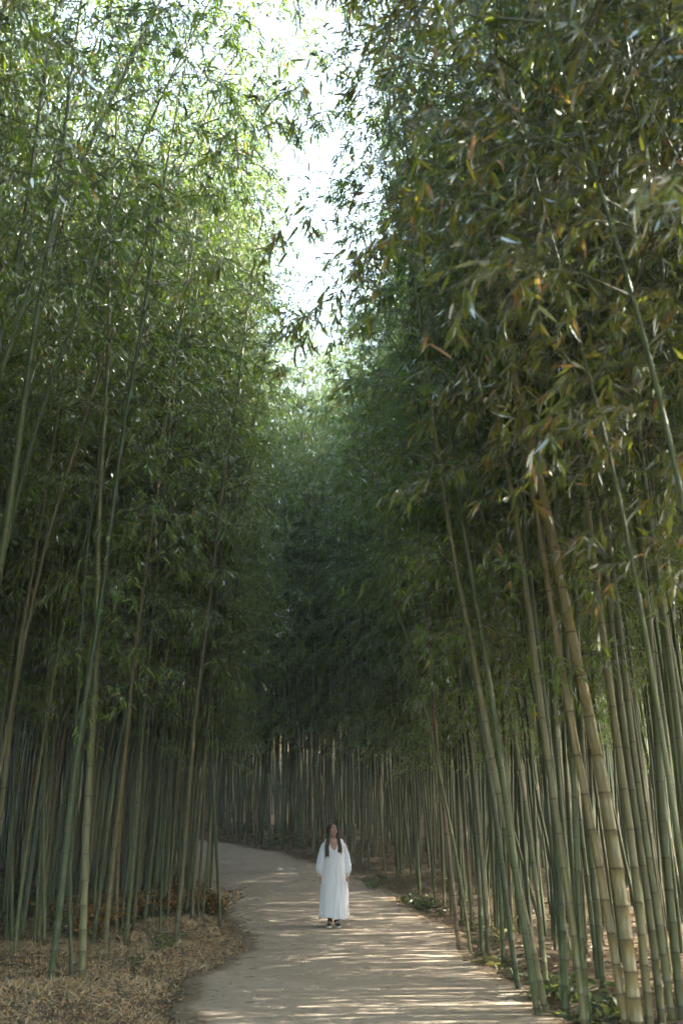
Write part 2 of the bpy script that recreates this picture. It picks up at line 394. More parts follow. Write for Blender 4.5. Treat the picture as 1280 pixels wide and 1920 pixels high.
hand('pale bamboo at the far right, cut by the picture edge', [(1275,1440),(1262,1200),(1240,1000),(1205,760)], .044, 14, 42, base=(3.5, 9.6), mc=PL, crown0=.36)
hand('dark blurred bamboo crossing the top right leaves', [(1262,420),(1230,280),(1190,150),(1165,0)], .048, 13, 43, base=(3.15, 7.2), crown0=.55, ml=BR, brown=.3)
hand('thin dark bamboo crossing the top right leaves beside a thicker one', [(1278,520),(1255,350),(1235,150),(1215,0)], .034, 13, 44, base=(3.3, 7.9), crown0=.5, ml=BR, brown=.3)
# right edge, middle distance
hand('dry reddish brown dead bamboo leaning left at the path edge', [(860,1774),(845,1627),(834,1534),(822,1440),(810,1300),(800,1180),(793,1070)], .038, 11, 50, mc=DR, dens=.5, crown0=.55)
hand('long thin bamboo bowing left across the dead brown one', [(880,1777),(867,1609),(841,1515),(822,1440),(800,1370),(762,1225),(735,1100)], .028, 11, 51, mc=PL, dens=.6, crown0=.5)
hand('green bamboo third from the dead brown culm, near the yellow weed', [(901,1777),(893,1540),(885,1440),(872,1250),(858,1100)], .040, 13.5, 52)
hand('dark green bamboo leaning left just before the yellow weed', [(916,1790),(905,1600),(890,1480),(868,1330),(840,1150)], .034, 13, 53)
hand('grey bamboo right of the yellow weed, leaning left', [(972,1843),(955,1700),(930,1560),(912,1440),(880,1260)], .038, 13.5, 54)
hand('green bamboo rooted behind the yellow weed', [(945,1800),(935,1640),(925,1500),(915,1380)], .035, 13.5, 55)
hand('slim leaning bamboo with a sunlit streak, between the weeds', [(1025,1850),(1000,1650),(985,1500),(970,1400),(948,1270)], .030, 13, 56, mc=PL)
hand('dark upright bamboo behind the weeds at the path edge', [(1132,1880),(1112,1700),(1100,1500),(1090,1350)], .038, 13.5, 57)
# near plants whose low drooping branches hang in the upper right
for k, (bx, by, lw, bl, dn, lab) in enumerate([
        (2.45, 4.3, 2.3, 1.75, 1.5, 'nearest bamboo, its big blurred drooping leaves hanging in the upper right'),
        (2.35, 5.6, 2.5, 1.85, 1.5, 'near bamboo with browning leaves hanging over the right of the path'),
        (2.55, 6.7, 2.9, 2.15, 1.4, 'near bamboo whose outer leaves stand dark against the strip of sky'),
        (2.65, 8.0, 3.6, 2.1, 1.4, 'near bamboo with dense olive leaves high above the golden culm'),
        (3.1, 5.0, 2.6, 1.7, 1.5, 'near bamboo set back, its orange tinged leaves at the right picture edge'),
        (3.2, 6.3, 2.9, 1.8, 1.4, 'near bamboo set back with hanging olive leaves in front of the pale culms'),
        (2.05, 5.2, 3.7, 2.6, 1.9, 'near bamboo leaning far over the path, large dark leaves against the sky'),
        (2.1, 6.4, 4.4, 2.6, 1.9, 'near bamboo leaning over the path with twigs dangling into the sky gap'),
        (3.0, 7.5, 3.3, 1.8, 1.4, 'near bamboo whose leaves veil the upper part of the pale culms')]):
    hand(lab, [], .024 if 'leaning' in lab else .038, 11.5, 70+k, base=(bx, by), low=lw, ml=BR, dens=dn*.8, blen=bl, leaf_l=.125, brown=.12, bias=math.pi*.97, curl=.016 if 'leaning' in lab else .003)
for k, (bx, by, lw, cu, lab) in enumerate([(-2.75, 9.6, 6.2, .010, 'bamboo leaning over the path from the left, feathery top against the sky gap'),
        (-2.9, 11.2, 7.0, .010, 'bamboo leaning from the left with leaves trailing into the sky gap'),
        (-2.95, 12.8, 7.5, .009, 'leafy bamboo top closing the sky gap from the left'), (-2.7, 8.1, 5.6, .012, 'near leaning bamboo with leaves at the very top of the sky gap')]):
    hand(lab, [], .028, 16.5, 90+k, base=(bx - .9, by), low=lw, dens=1.6, blen=1.5, leaf_l=.115, bias=0., curl=cu+.007)
for k, (bx, by, lw, lab) in enumerate([(-3.3, 6.6, 4.4, 'near bamboo with a few bright blurred leaves at the left picture edge'),]):
    hand(lab, [], .042, 12, 80+k, base=(bx, by), low=lw, dens=1., blen=1.3, leaf_l=.14, bias=.2, curl=.003)

# ------------------------------------------------------------------ the rest of the grove
VAR = []
LOW = [None]*10 + [1.2, 1.8]
for v in range(12):
    rg = np.random.default_rng(50+v)
    H = [16.5, 15, 17.5, 14, 16, 18, 15.5, 13.5, 17, 16, 13, 14][v]; lean = [2.2, 1.7, 2.6, 1.2, 2.0, 2.4, .8, 1.6, 3.0, .5, .6, 1.][v]; ph = v*1.3
    def shape(q, H=H, lean=lean, ph=ph):
        t = np.clip(np.asarray(q, float)/H, 0, 1.05)
        return lean*(.22*t + .78*t**2.6) + .03*np.sin(q*.9+ph), .35*math.sin(ph)*t**2 + .03*np.sin(q*1.1+ph)
    VAR.append(bamboo_meshes(dict(rg=rg, H=H, r0=[.042,.036,.046,.030,.038,.048,.035,.027,.044,.033,.028,.03][v], shape=shape, crown0=[.22,.34,.20,.40,.26,.37,.24,.42,.30,.20,.1,.12][v], hi=False, sides=8, dens=1.3, blen=1.5, leaf_l=.108, low=LOW[v])))
# jittered grid of stems
pts = []
HAND_A = np.array(HAND)
rg = np.random.default_rng(5)
cell = .66
for gx in np.arange(-23, 19, cell):
    for gy in np.arange(-9, 62, cell):
        pts.append((gx + rg.uniform(-.45, .45)*cell, gy + rg.uniform(-.45, .45)*cell))
for gx in np.arange(-12, -1, .62):
    for gy in np.arange(11, 32, .62): pts.append((gx + rg.uniform(-.35, .35), gy + rg.uniform(-.35, .35)))
for gx in np.arange(-9, 8, .62):
    for gy in np.arange(8 if gx > 1.2 else 30, 42 if gx < 5 else 32, .62): pts.append((gx + rg.uniform(-.4, .4), gy + rg.uniform(-.4, .4)))
for gy in np.arange(20.3, 31.5, .42):
    j = int(np.argmin(np.abs(PC[:, 1] - gy))); T_ = PC[j+1]-PC[j-1]; T_ /= np.linalg.norm(T_)
    o_ = -(HW + .3 + 1.1*rg.random()**1.5); pts.append((PC[j, 0] + T_[1]*o_, PC[j, 1] - T_[0]*o_))
pts = np.array(pts)
d, s = path_dist(pts[:, 0], pts[:, 1])
x, y = pts.T
ok = d > HW + .18
ok &= ~((s < 0) & (y < 20.2) & (d < np.interp(y, [0, 9, 12.5, 14, 16, 18.5, 20.2], [2.9, 4.3, 4.9, 3.9, 2.95, 2.35, 2.0])))
ok &= ~((s > 0) & (y < 17) & (d < np.interp(y, [0, 8, 12, 17], [2.9, 2.6, 2.25, 2.0])))
dh = np.sqrt(((pts[:, None] - HAND_A[None])**2).sum(-1)).min(1)
ok &= dh > .30
# keep the sight line to the woman and the bend of the path open
ang = np.abs(np.arctan2(x, y)); 
ok &= ~((y < 33) & (np.abs(x) < .05*y) & (d < 2.2))
ok &= ~((x > 6.5) & (y < 25) & (rg.random(len(pts)) < .5))
ok &= (rg.random(len(pts)) < np.where(d > 9, .38, np.where(d > 4.6, .55, .95))) & (np.hypot(x, y) > 2.2)
pts = pts[ok]; d = d[ok]; s = s[ok]
n = len(pts)
scl = rg.uniform(.78, 1.1, n)
LEANS = np.array([2.2, 1.7, 2.6, 1.2, 2.0, 2.4, .8, 1.6, 3.0, .5])
var = np.array([rg.choice(np.flatnonzero(LEANS <= max(.55, dd - (.35 if ss < 0 else 1.4) - (1.0 if yy_ > 20 else 0)))) for dd, ss, yy_ in zip(d, s, pts[:, 1])])
outer = (d > 12) | (pts[:, 1] > 44)
var = np.where(outer & (rg.random(n) < .6), rg.integers(10, 12, n), var)
# lean towards the path
near_i = np.argmin((pts[:, 0][:, None]-PC[None, :, 0])**2 + (pts[:, 1][:, None]-PC[None, :, 1])**2, 1)
to = PC[near_i] - pts
tilt = rg.normal(0, R(1.9), (n, 2)); tilt[rg.random(n) < .06] *= 3.2
rot = np.arctan2(to[:, 1], to[:, 0]) + rg.normal(0, 1, n) * np.interp(d, [2, 6, 9], [.45, .8, 1.6])
zz = gz(pts[:, 0], pts[:, 1]) - .02
# which stems show: a 2-D visibility sweep from the camera
allp = np.concatenate([pts, HAND_A]); rr = np.concatenate([np.full(n, .04), np.full(len(HAND_A), .04)])
yy = np.maximum(allp[:, 1], .1); u = 341 + 995.7*allp[:, 0]/(yy*.97); w = np.maximum(995.7*rr/yy, .35)
buf = np.zeros(682*4); vis = np.zeros(len(allp))
for i in np.argsort(np.hypot(allp[:, 0], allp[:, 1])):
    if allp[i, 1] < 5: continue
    a = int((u[i]-w[i])*4); b = int((u[i]+w[i])*4)+1; a = max(a, 0); b = min(b, len(buf))
    if a >= b: continue
    vis[i] = ((1 - buf[a:b])).sum() / 4 * (1/ yy[i])**.3
    buf[a:b] = np.maximum(buf[a:b], .88)
N_IND = 300 - len(HAND)
order = np.argsort(-vis[:n]); ind = order[:N_IND]; ind = ind[np.argsort(np.hypot(*pts[ind].T))]
rest = np.setdiff1d(np.arange(n), ind)
print('bamboo total', n, 'hand', len(HAND), 'individual', len(ind), 'rest', len(rest))

def zone(i):
    X, Y = pts[i]; px = 640 + F*X/(Y*.97)
    dd = d[i]; r = .03
    row = 'front' if dd < 2.6 else ('second row' if dd < 3.6 else 'inner')
    if s[i] > 0 and Y < 21 and X > 0:
        a = {'front': 'bamboo at the path edge', 'second row': 'bamboo a step behind the path edge', 'inner': 'slender shaded bamboo deep in the stand'}[row]
        if px > 1150: return a + ' beyond the golden culms on the right'
        if px > 1000: return a + ' behind the leafy weeds on the right'
        if px > 880: return a + ' behind the yellow weed on the right'
        return a + ' near the dead brown culm'
    if s[i] > 0:
        a = {'front': 'dark bamboo fronting the outer bend', 'second row': 'dark bamboo one row behind the outer bend', 'inner': 'thin dark bamboo deep in the far stand'}[row]
        if px > 760: return a + ' near the dead brown culm'
        if px > 665: return a + ' just right of the woman'
        if px > 590: return a + ' directly behind the woman'
        if px > 500: return a + ' just left of the woman'
        return a + ' where the path disappears'
    a = {'front': 'bamboo at the rim of the left bank', 'second row': 'bamboo a row inside the left bank', 'inner': 'slender shaded bamboo deep in the left stand'}[row]
    if px > 330: return a + ' beside the inner curve'
    if px > 200: return a + ' behind the orange leaf litter'
    if px > 90: return a + ' behind the orange ferns'
    return a + ' behind the green bush'
proto = {}
LEAN_ALL = [2.2, 1.7, 2.6, 1.2, 2.0, 2.4, .8, 1.6, 3.0, .5, .6, 1.]
for i in ind:
    v = int(var[i]); ms = VAR[v]
    rv = [.042,.036,.046,.030,.038,.048,.035,.027,.044,.033,.028,.03][v]*scl[i]
    dx = LEAN_ALL[v]*math.cos(rot[i]) + tilt[i, 1]*8
    lab = ('thick' if rv > .040 else 'thin' if rv < .031 else 'middling') + (' left-leaning ' if dx < -.75 else ' right-leaning ' if dx > .75 else ' upright ') + zone(i).replace('slender shaded', 'shaded').replace('thin dark', 'dark')
    loc = (pts[i, 0], pts[i, 1], zz[i])
    if v not in proto:
        t = plant(lab, loc, ms, rot[i], lab, scl[i]); proto[v] = t
    else:
        t0 = proto[v]; t = t0.copy(); C.objects.link(t); t.location = loc; t.rotation_euler = (tilt[i, 0], tilt[i, 1], rot[i]); t.scale = (scl[i],)*3
        t['label'] = lab; t['group'] = lab
        for ch in t0.children:
            c = ch.copy(); C.objects.link(c); c.parent = t

# stand of the remaining hundreds of stems: one object, instanced
src = bpy.data.collections.new('bamboo_sources')
for v, ms in enumerate(VAR):
    bmj = None
    import bmesh
    obs = []
    me = bpy.data.meshes.new('bamboo_plant'); bm = bmesh.new()
    offs = 0
    for k, m_ in enumerate(ms):
        n0 = len(bm.faces); bm.from_mesh(m_); bm.faces.ensure_lookup_table()
        for f in bm.faces[n0:]: f.material_index = k
    bm.to_mesh(me); bm.free()
    for m_ in ms: me.materials.append(m_.materials[0])
    o = bpy.data.objects.new('plant_%02d' % v, me); src.objects.link(o)
pm = bpy.data.meshes.new('bamboo_stand'); pm.from_pydata([(pts[i, 0], pts[i, 1], zz[i]) for i in rest], [], [])
for nm, ty, arr in (('var', 'INT', var[rest]), ('rotz', 'FLOAT', rot[rest]), ('scl', 'FLOAT', scl[rest]), ('tx', 'FLOAT', tilt[rest, 0]), ('ty', 'FLOAT', tilt[rest, 1])):
    a = pm.attributes.new(nm, ty, 'POINT'); a.data.foreach_set('value', np.ascontiguousarray(arr).astype(np.int32 if ty == 'INT' else np.float32))
stand = link('bamboo_stand', pm, None, kind='stuff', label='dense mass of shaded bamboo filling both sides behind the front culms', category='bamboo grove')
ng = bpy.data.node_groups.new('scatter_plants', 'GeometryNodeTree')
ng.interface.new_socket('Geometry', in_out='INPUT', socket_type='NodeSocketGeometry'); ng.interface.new_socket('Geometry', in_out='OUTPUT', socket_type='NodeSocketGeometry')
gi = ng.nodes.new('NodeGroupInput'); go = ng.nodes.new('NodeGroupOutput'); ip = ng.nodes.new('GeometryNodeInstanceOnPoints')
ci = ng.nodes.new('GeometryNodeCollectionInfo'); ci.inputs['Collection'].default_value = src; ci.inputs['Separate Children'].default_value = True; ci.inputs['Reset Children'].default_value = True
def na(nm, ty):
    a = ng.nodes.new('GeometryNodeInputNamedAttribute'); a.data_type = ty; a.inputs['Name'].default_value = nm; return a.outputs['Attribute']
cx = ng.nodes.new('ShaderNodeCombineXYZ'); ng.links.new(na('rotz', 'FLOAT'), cx.inputs['Z']); ng.links.new(na('tx', 'FLOAT'), cx.inputs['X']); ng.links.new(na('ty', 'FLOAT'), cx.inputs['Y'])
er = ng.nodes.new('FunctionNodeEulerToRotation'); ng.links.new(cx.outputs[0], er.inputs[0])
ip.inputs['Pick Instance'].default_value = True
ng.links.new(gi.outputs[0], ip.inputs['Points']); ng.links.new(ci.outputs[0], ip.inputs['Instance']); ng.links.new(na('var', 'INT'), ip.inputs['Instance Index'])
ng.links.new(er.outputs[0], ip.inputs['Rotation']); ng.links.new(na('scl', 'FLOAT'), ip.inputs['Scale']); ng.links.new(ip.outputs[0], go.inputs[0])
md = stand.modifiers.new('scatter', 'NODES'); md.node_group = ng

# ------------------------------------------------------------------ ground, path
def ground_mat(name, dirt):
    m, nt, out = mat(name); b = N(nt, 'ShaderNodeBsdfPrincipled'); co = N(nt, 'ShaderNodeTexCoord').outputs['Object']
    a = noise(nt, .8, 5, co); f = noise(nt, 85, 6, co, .8); g_ = noise(nt, 7, 5, co, .65)
    if dirt:
        mp = N(nt, 'ShaderNodeMapping'); mp.inputs['Scale'].default_value = (1, .35, 1); nt.links.new(co, mp.inputs[0])
        st = noise(nt, 2.2, 5, mp.outputs[0])
        c = ramp(nt, a, [(.3, (.20, .155, .105)), (.55, (.27, .215, .155)), (.75, (.33, .275, .205))])
        c = mixc(nt, math_n(nt, 'MULTIPLY', ramp(nt, st, [(.5, (0, 0, 0)), (.75, (1, 1, 1))]), .45), c, (.26, .185, .12))
        c = mixc(nt, .5, c, ramp(nt, f, [(.35, (.11, .088, .062)), (.65, (.46, .39, .30))]))
        c = mixc(nt, .25, c, ramp(nt, g_, [(.35, (.22, .175, .125)), (.6, (.42, .36, .28))]))
        ea = N(nt, 'ShaderNodeAttribute'); ea.attribute_name = 'rim'
        er_ = math_n(nt, 'ADD', ea.outputs['Fac'], math_n(nt, 'MULTIPLY', math_n(nt, 'SUBTRACT', mixc(nt, .5, g_, f), .5), 1.5))
        c = mixc(nt, math_n(nt, 'MULTIPLY', ramp(nt, er_, [(.42, (0, 0, 0)), (.72, (1, 1, 1))]), .85), c, ramp(nt, f, [(.35, (.07, .05, .03)), (.65, (.24, .17, .10))]))
        h = mixc(nt, .35, g_, f)
        st_, ds_ = .45, .015
    else:
        c = ramp(nt, g_, [(.3, (.05, .036, .022)), (.5, (.10, .075, .045)), (.7, (.15, .11, .068))])
        c = mixc(nt, .5, c, ramp(nt, f, [(.35, (.04, .03, .02)), (.7, (.24, .17, .10))]))
        h = f; st_, ds_ = .8, .03
    nt.links.new(c, b.inputs['Base Color']); b.inputs['Roughness'].default_value = .95; b.inputs['Specular IOR Level'].default_value = .15
    bp = N(nt, 'ShaderNodeBump'); bp.inputs['Strength'].default_value = st_; bp.inputs['Distance'].default_value = ds_
    nt.links.new(h, bp.inputs['Height']); nt.links.new(bp.outputs[0], b.inputs['Normal']); nt.links.new(b.outputs[0], out.inputs[0]); return m
def grid(xs, ys, zf):
    X, Y = np.meshgrid(xs, ys); V = np.stack([X.ravel(), Y.ravel(), zf(X.ravel(), Y.ravel())], 1)
    nx, ny = len(xs), len(ys); i = np.arange(ny-1)[:, None]; j = np.arange(nx-1)[None]
    Q = np.stack([i*nx+j, i*nx+j+1, (i+1)*nx+j+1, (i+1)*nx+j], -1).reshape(-1, 4); return V, Q
xs = np.concatenate([-np.geomspace(600, 20, 18), np.arange(-18, 14.01, .16), np.geomspace(16, 600, 18)])
ys = np.concatenate([-np.geomspace(600, 14, 18), np.arange(-12, 40.01, .16), np.geomspace(42, 600, 20)])
def gz_chunk(X, Y):
    out = np.empty(len(X))
    for a in range(0, len(X), 20000): out[a:a+20000] = gz(X[a:a+20000], Y[a:a+20000])
    return out
g = Geo(); V, Q = grid(xs, ys, gz_chunk); g.add(V, Q)
link('ground', g.mesh('ground', (ground_mat('forest_soil', False),), True), kind='structure')
# path ribbon, slightly irregular edges
tn = np.gradient(PC, axis=0); 
PCd = smooth_poly(PC, 1400); tn = np.gradient(PCd, axis=0); tn /= np.linalg.norm(tn, axis=1)[:, None]; nm = np.stack([tn[:, 1], -tn[:, 0]], 1)
ln = np.concatenate([[0], np.cumsum(np.linalg.norm(np.diff(PCd, axis=0), axis=1))])
wr = HW + .10*np.sin(ln*1.1) + .06*np.sin(ln*2.9+1) + .03*np.sin(ln*7.3)
wl = HW + .12*np.sin(ln*.9+2) + .06*np.sin(ln*3.3) + .03*np.sin(ln*6.1)
wl += np.interp(PCd[:, 1], [-30, 9, 12, 16.8, 19, 21.5, 24, 30], [0, -.15, -.05, -.22, .1, .45, .2, 0]) * (PCd[:, 0] > -5)
K = 27; rowsV = []
for k in range(K):
    f = k/(K-1); off = -wl + (wl+wr)*f
    P = PCd + nm*off[:, None]; zq = path_z(P[:, 0], P[:, 1])
    if k in (0, K-1): zq = zq - .08
    rowsV.append(np.stack([P[:, 0], P[:, 1], zq], 1))
V = np.stack(rowsV, 1).reshape(-1, 3); i = np.arange(len(PCd)-1)[:, None]; j = np.arange(K-1)[None]
g = Geo(); g.add(V, np.stack([i*K+j, i*K+j+1, (i+1)*K+j+1, (i+1)*K+j], -1).reshape(-1, 4), rim=np.tile(np.interp(np.linspace(0, 1, K), [0, .04, .15, .85, .96, 1], [1.1, .85, 0, 0, .85, 1.1]), len(PCd)))
link('path', g.mesh('path', (ground_mat('sandy_dirt', True),), True), kind='structure')

# ------------------------------------------------------------------ litter, grass, twigs (countless)
def grassmat(name, stops, tr=.25): return leaf_material(name, stops, tr, (1.2, 1.1, .8))
M_DRY = grassmat('dry_grass', [(0, (.42, .27, .13)), (.3, (.54, .40, .21)), (.5, (.62, .51, .33)), (.62, (.50, .25, .10)), (.76, (.44, .30, .16)), (.83, (.24, .24, .09)), (1, (.14, .19, .06))])
M_LIT = grassmat('fallen_leaf', [(0, (.09, .055, .03)), (.4, (.16, .105, .06)), (.7, (.25, .18, .11)), (.85, (.26, .13, .05)), (1, (.36, .29, .20))], .15)
def scatter_pts(n, fn, x0, x1, y0, y1, rg):
    P = np.stack([rg.uniform(x0, x1, n), rg.uniform(y0, y1, n)], 1); return P[fn(P[:, 0], P[:, 1])]
def chunk_pd(X, Y):
    D = np.empty(len(X)); S_ = np.empty(len(X))
    for a in range(0, len(X), 20000): D[a:a+20000], S_[a:a+20000] = path_dist(X[a:a+20000], Y[a:a+20000])
    return D, S_
rg = np.random.default_rng(8)
def ledge(X, Y): # distance from the left rim of the path
    D, S_ = chunk_pd(X, Y); return D, S_
n = 150000
P = np.stack([rg.uniform(-8, -1.2, n), 8 + 14*rg.random(n)**1.1], 1); D, S_ = ledge(*P.T)
we = np.interp(P[:, 1], PCd[:, 1], wl)
k = (S_ < 0) & (D > we - .55*rg.random(n)**2.2) & (rg.random(n) < np.clip(1.25 - (D - 1.9)/4.2, .12, 1)) & ((D > we + .12) | (rg.random(n) < .45)); P = P[k]; n = len(P)
g = Geo(); B = np.concatenate([P, gz_chunk(*P.T)[:, None]], 1)
cl = .5 + .5*np.sin(P[:, 0]*3.1+P[:, 1]*1.3)*np.sin(P[:, 1]*2.3)
Dn = rg.normal(0, .75, (n, 3)); Dn[:, 2] = np.abs(rg.normal(.35, .35, n))+.05; Dn /= np.linalg.norm(Dn, axis=1)[:, None]
Lg = rg.uniform(.02, .085, n)*(.7+.6*cl)
leaves(g, B, Dn, Lg, Lg*.05+.0015, np.clip(rg.uniform(0, .8, n)*.85 + .25*(cl > .75)*rg.random(n) + .25*(rg.random(n) < .12), 0, 1), False, rg)
link('dry_grass', g.mesh('dry_grass', (M_DRY,)), kind='stuff', label='dry tan grass and leaf litter on the left bank', category='grass')
def litter(name, n, x0, x1, y0, y1, cond, lab, lmin=.05, lmax=.13, zf=gz_chunk, tilt=.18, seed=1, lift=.004):
    rg = np.random.default_rng(seed); P = np.stack([rg.uniform(x0, x1, n), rg.uniform(y0, y1, n)], 1); D, S_ = chunk_pd(*P.T)
    P = P[cond(P, D, S_, rg)]; n = len(P); B = np.concatenate([P, zf(*P.T)[:, None]+lift+rg.uniform(0, .012, n)[:, None]], 1)
    a = rg.uniform(0, 6.283, n); Dn = np.stack([np.cos(a), np.sin(a), rg.normal(.05, tilt, n)], 1); Dn /= np.linalg.norm(Dn, axis=1)[:, None]
    g = Geo(); L = rg.uniform(lmin, lmax, n); leaves(g, B, Dn, L, L*.09, rg.random(n), False, rg)
    link(name, g.mesh(name, (M_LIT,)), kind='stuff', label=lab, category='leaf litter')
litter('fallen_leaves', 150000, -14, 12, 6, 42, lambda P, D, S_, rg: (D > 1.78) & (rg.random(len(P)) < np.clip(1.3 - D/9, .15, 1)), 'fallen dry bamboo leaves covering the forest floor')
litter('path_edge_leaves', 26000, -6, 4, 8, 33, lambda P, D, S_, rg: (D < 1.95) & (rg.random(len(P)) < .008 + .75*np.clip((D-1.25)/.55, 0, 1)**3), 'small dry leaves scattered on the dirt path', .025, .07, path_z, .08, 3, .003)
# twigs on the path rim
rg = np.random.default_rng(21); g = Geo()
for q in range(1500):
    Y = rg.uniform(8.5, 31); j = np.argmin(np.abs(PCd[:, 1]-Y)) if Y < 32 else 0
    off = rg.choice([-1, 1])*(HW - abs(rg.normal(0, .28))) if rg.random() < .8 else rg.uniform(-1.7, 1.7)
    c = PCd[j] + nm[j]*off; a = rg.uniform(0, 6.28); L = rg.uniform(.02, .12)
    p = np.array([[c[0]+t*L*math.cos(a+t*.5), c[1]+t*L*math.sin(a+t*.5), 0] for t in (-.5, 0, .5)])
    p[:, 2] = path_z(p[:, 0], p[:, 1])+.006
    tube(g, p, rg.uniform(.001, .0025), 4, False)
link('path_twigs', g.mesh('path_twigs', (M_BRANCH,)), kind='stuff', label='thin broken twigs littering the rim of the path', category='twigs')

# ------------------------------------------------------------------ undergrowth plants
M_W1 = leaf_material('weed_leaf', [(0, (.07, .12, .03)), (.6, (.12, .17, .045)), (1, (.22, .23, .06))])
M_W2 = leaf_material('yellow_weed_leaf', [(0, (.16, .17, .05)), (.6, (.26, .24, .07)), (1, (.34, .28, .10))])
M_W3 = leaf_material('orange_fern_leaf', [(0, (.42, .18, .05)), (.5, (.55, .27, .07)), (1, (.60, .38, .13))])
M_W4 = leaf_material('dark_bush_leaf', [(0, (.045, .08, .025)), (.6, (.08, .12, .03)), (1, (.14, .16, .05))])
def weed(name, label, cat, px, py, h, rad_, nst, m, seed, ll=.07, wf=.22, nl=9, group=None):
    rg = np.random.default_rng(seed); b = ground_hit(px, py); t = thing(name, label, cat, tuple(b), 0, group)
    gs, gl = Geo(), Geo()
    for s_ in range(nst):
        a = rg.uniform(0, 6.28); L = h*rg.uniform(.6, 1.1); r = rad_*math.sqrt(rg.random()); o = np.array([r*.35*math.cos(a), r*.35*math.sin(a), -.02])
        tt = np.linspace(0, 1, 5)[:, None]; P = o + np.array([math.cos(a)*r, math.sin(a)*r, 0])*tt**1.5 + np.array([0, 0, L])*(tt - .18*tt**3)
        tube(gs, P, np.linspace(.004, .0015, 5), 4, False)
        u = rg.uniform(.25, 1, nl); B = np.stack([np.interp(u, tt[:, 0], P[:, k]) for k in range(3)], 1)
        Dn = rg.normal(0, .7, (nl, 3)); Dn[:, 2] = rg.uniform(-.35, .35, nl); Dn /= np.linalg.norm(Dn, axis=1)[:, None]
        Ll = ll*rg.uniform(.6, 1.3, nl); leaves(gl, B, Dn, Ll, Ll*wf, rg.random(nl), True, rg)
    link('stem', gs.mesh('stem', (M_BRANCH,)), t); link('leaves', gl.mesh('leaves', (m,)), t)
weed('bush', 'dark green leafy bush among the culms at the left edge of the bank', 'bush', 38, 1722, .75, .75, 60, M_W4, 1, .07, .25, 16)
weed('bush', 'pale green undergrowth behind the leaning culms, right of the dark bush', 'bush', 130, 1672, .55, .6, 40, M_W1, 2, .07, .25, 12)
weed('bush', 'low green undergrowth behind the slim green bamboo', 'bush', 190, 1655, .5, .55, 36, M_W4, 22, .07, .25, 12)
for k, (px, py, lab) in enumerate([(120, 1740, 'orange brown fern at the foot of the straight grey culm'), (168, 1752, 'bright orange fern between the front left culms'), (215, 1728, 'orange yellow fern behind the green culm with dark nodes'),
        (300, 1716, 'orange fern lit low behind the verge tip'), (345, 1708, 'golden fern in front of the curve of the path'), (398, 1706, 'small orange fern by the crossed culms')]):
    weed('fern', lab, 'fern', px, py+8, .6, .5, 70, M_W3, 5+k, .06, .24, 10, 'orange ferns on the left bank')
for k, (px, py, m_, h, lab) in enumerate([(935, 1772, M_W2, .50, 'yellow green weed lit between the culms at the right path edge'), (925, 1800, M_W2, .22, 'low yellowish tuft in front of the yellow green weed'),
        (1040, 1858, M_W1, .34, 'broad leaved weed beside the broad grey culm'), (1068, 1862, M_W1, .32, 'leafy green weed right behind the broad grey culm'), (1140, 1892, M_W1, .34, 'leafy weed at the foot of the golden culms'), (1122, 1905, M_W1, .24, 'low leafy weed at the bottom by the path rim'),
        (800, 1702, M_W4, .34, 'dark weed at the outer path rim, left of the dead brown culm'), (770, 1692, M_W1, .30, 'pale weed at the outer path rim below the sunlit slivers'), (560, 1592, M_W4, .5, 'dark undergrowth at the outer rim left of the woman'),
        (520, 1582, M_W1, .45, 'pale undergrowth at the outer rim where the path turns'), (700, 1662, M_W4, .35, 'small dark weed at the outer rim right of the woman')]):
    weed('weed', lab, 'weed', px, py, h, .32, 16, m_, 30+k, .095, .2, 7)

# small shoots and seedlings along both rims: three kinds, copied
rg = np.random.default_rng(64); protos = []
for k in range(3):
    weed('seedling', 'small green seedling at the foot of the culms along the right rim', 'seedling', [960, 1000, 905][k], [1822, 1862, 1792][k], [.22, .3, .18][k], .16, 7, [M_W1, M_W4, M_W2][k], 120+k, .085, .17, 6, 'small green seedlings along the right rim')
    protos.append([o for o in C.objects if o.parent is None and o.name.startswith('seedling')][-1])
for k in range(54):
    Y = rg.uniform(9.5, 30) if k < 34 else rg.uniform(11.5, 29); side_ = 1 if k < 34 else -1
    j = int(np.argmin(np.abs(PCd[:, 1] - Y))); off = side_*(HW + abs(rg.normal(.25, .3)) + (.55 if side_ < 0 and Y < 20 else 0)); q = PCd[j] + nm[j]*off
    t0 = protos[int(rg.integers(0, 3))]; t = t0.copy(); C.objects.link(t); t.location = (q[0], q[1], gz1(*q)); t.rotation_euler = (0, 0, rg.uniform(0, 6)); t.scale = (rg.uniform(.6, 1.15),)*3
    if side_ < 0: t['label'] = 'small green seedling in the dry litter of the left bank'; t['group'] = 'small green seedlings on the left bank'
    for ch in t0.children:
        c = ch.copy(); C.objects.link(c); c.parent = t
# grit on the path
rg = np.random.default_rng(71); g = Geo(); n_ = 2600; jj = rg.integers(0, len(PCd), n_); jj = jj[(PCd[jj, 1] > 8) & (PCd[jj, 1] < 32)]
for j in jj:
    o_ = rg.uniform(-1, 1); q = PCd[j] + nm[j]*o_*1.8; r = rg.uniform(.003, .011)*(1.4 if abs(o_) > .8 else 1)
    z_ = float(path_z(q[:1], q[1:])[0]); a = rg.uniform(0, 6.28, 6); V = [(q[0]+r*math.cos(k+a[0])*rg.uniform(.7, 1.2), q[1]+r*math.sin(k+a[0])*rg.uniform(.7, 1.2), z_-.002) for k in np.arange(5)*1.2566] + [(q[0], q[1], z_+r*.7)]
    g.add(V, [(k, (k+1) % 5, 5) for k in range(5)])
link('path_pebbles', g.mesh('path_pebbles', (simple('grey_grit', (.24, .20, .16), .9, var=.3),)), kind='stuff', label='small pebbles and grit strewn over the path', category='pebbles')

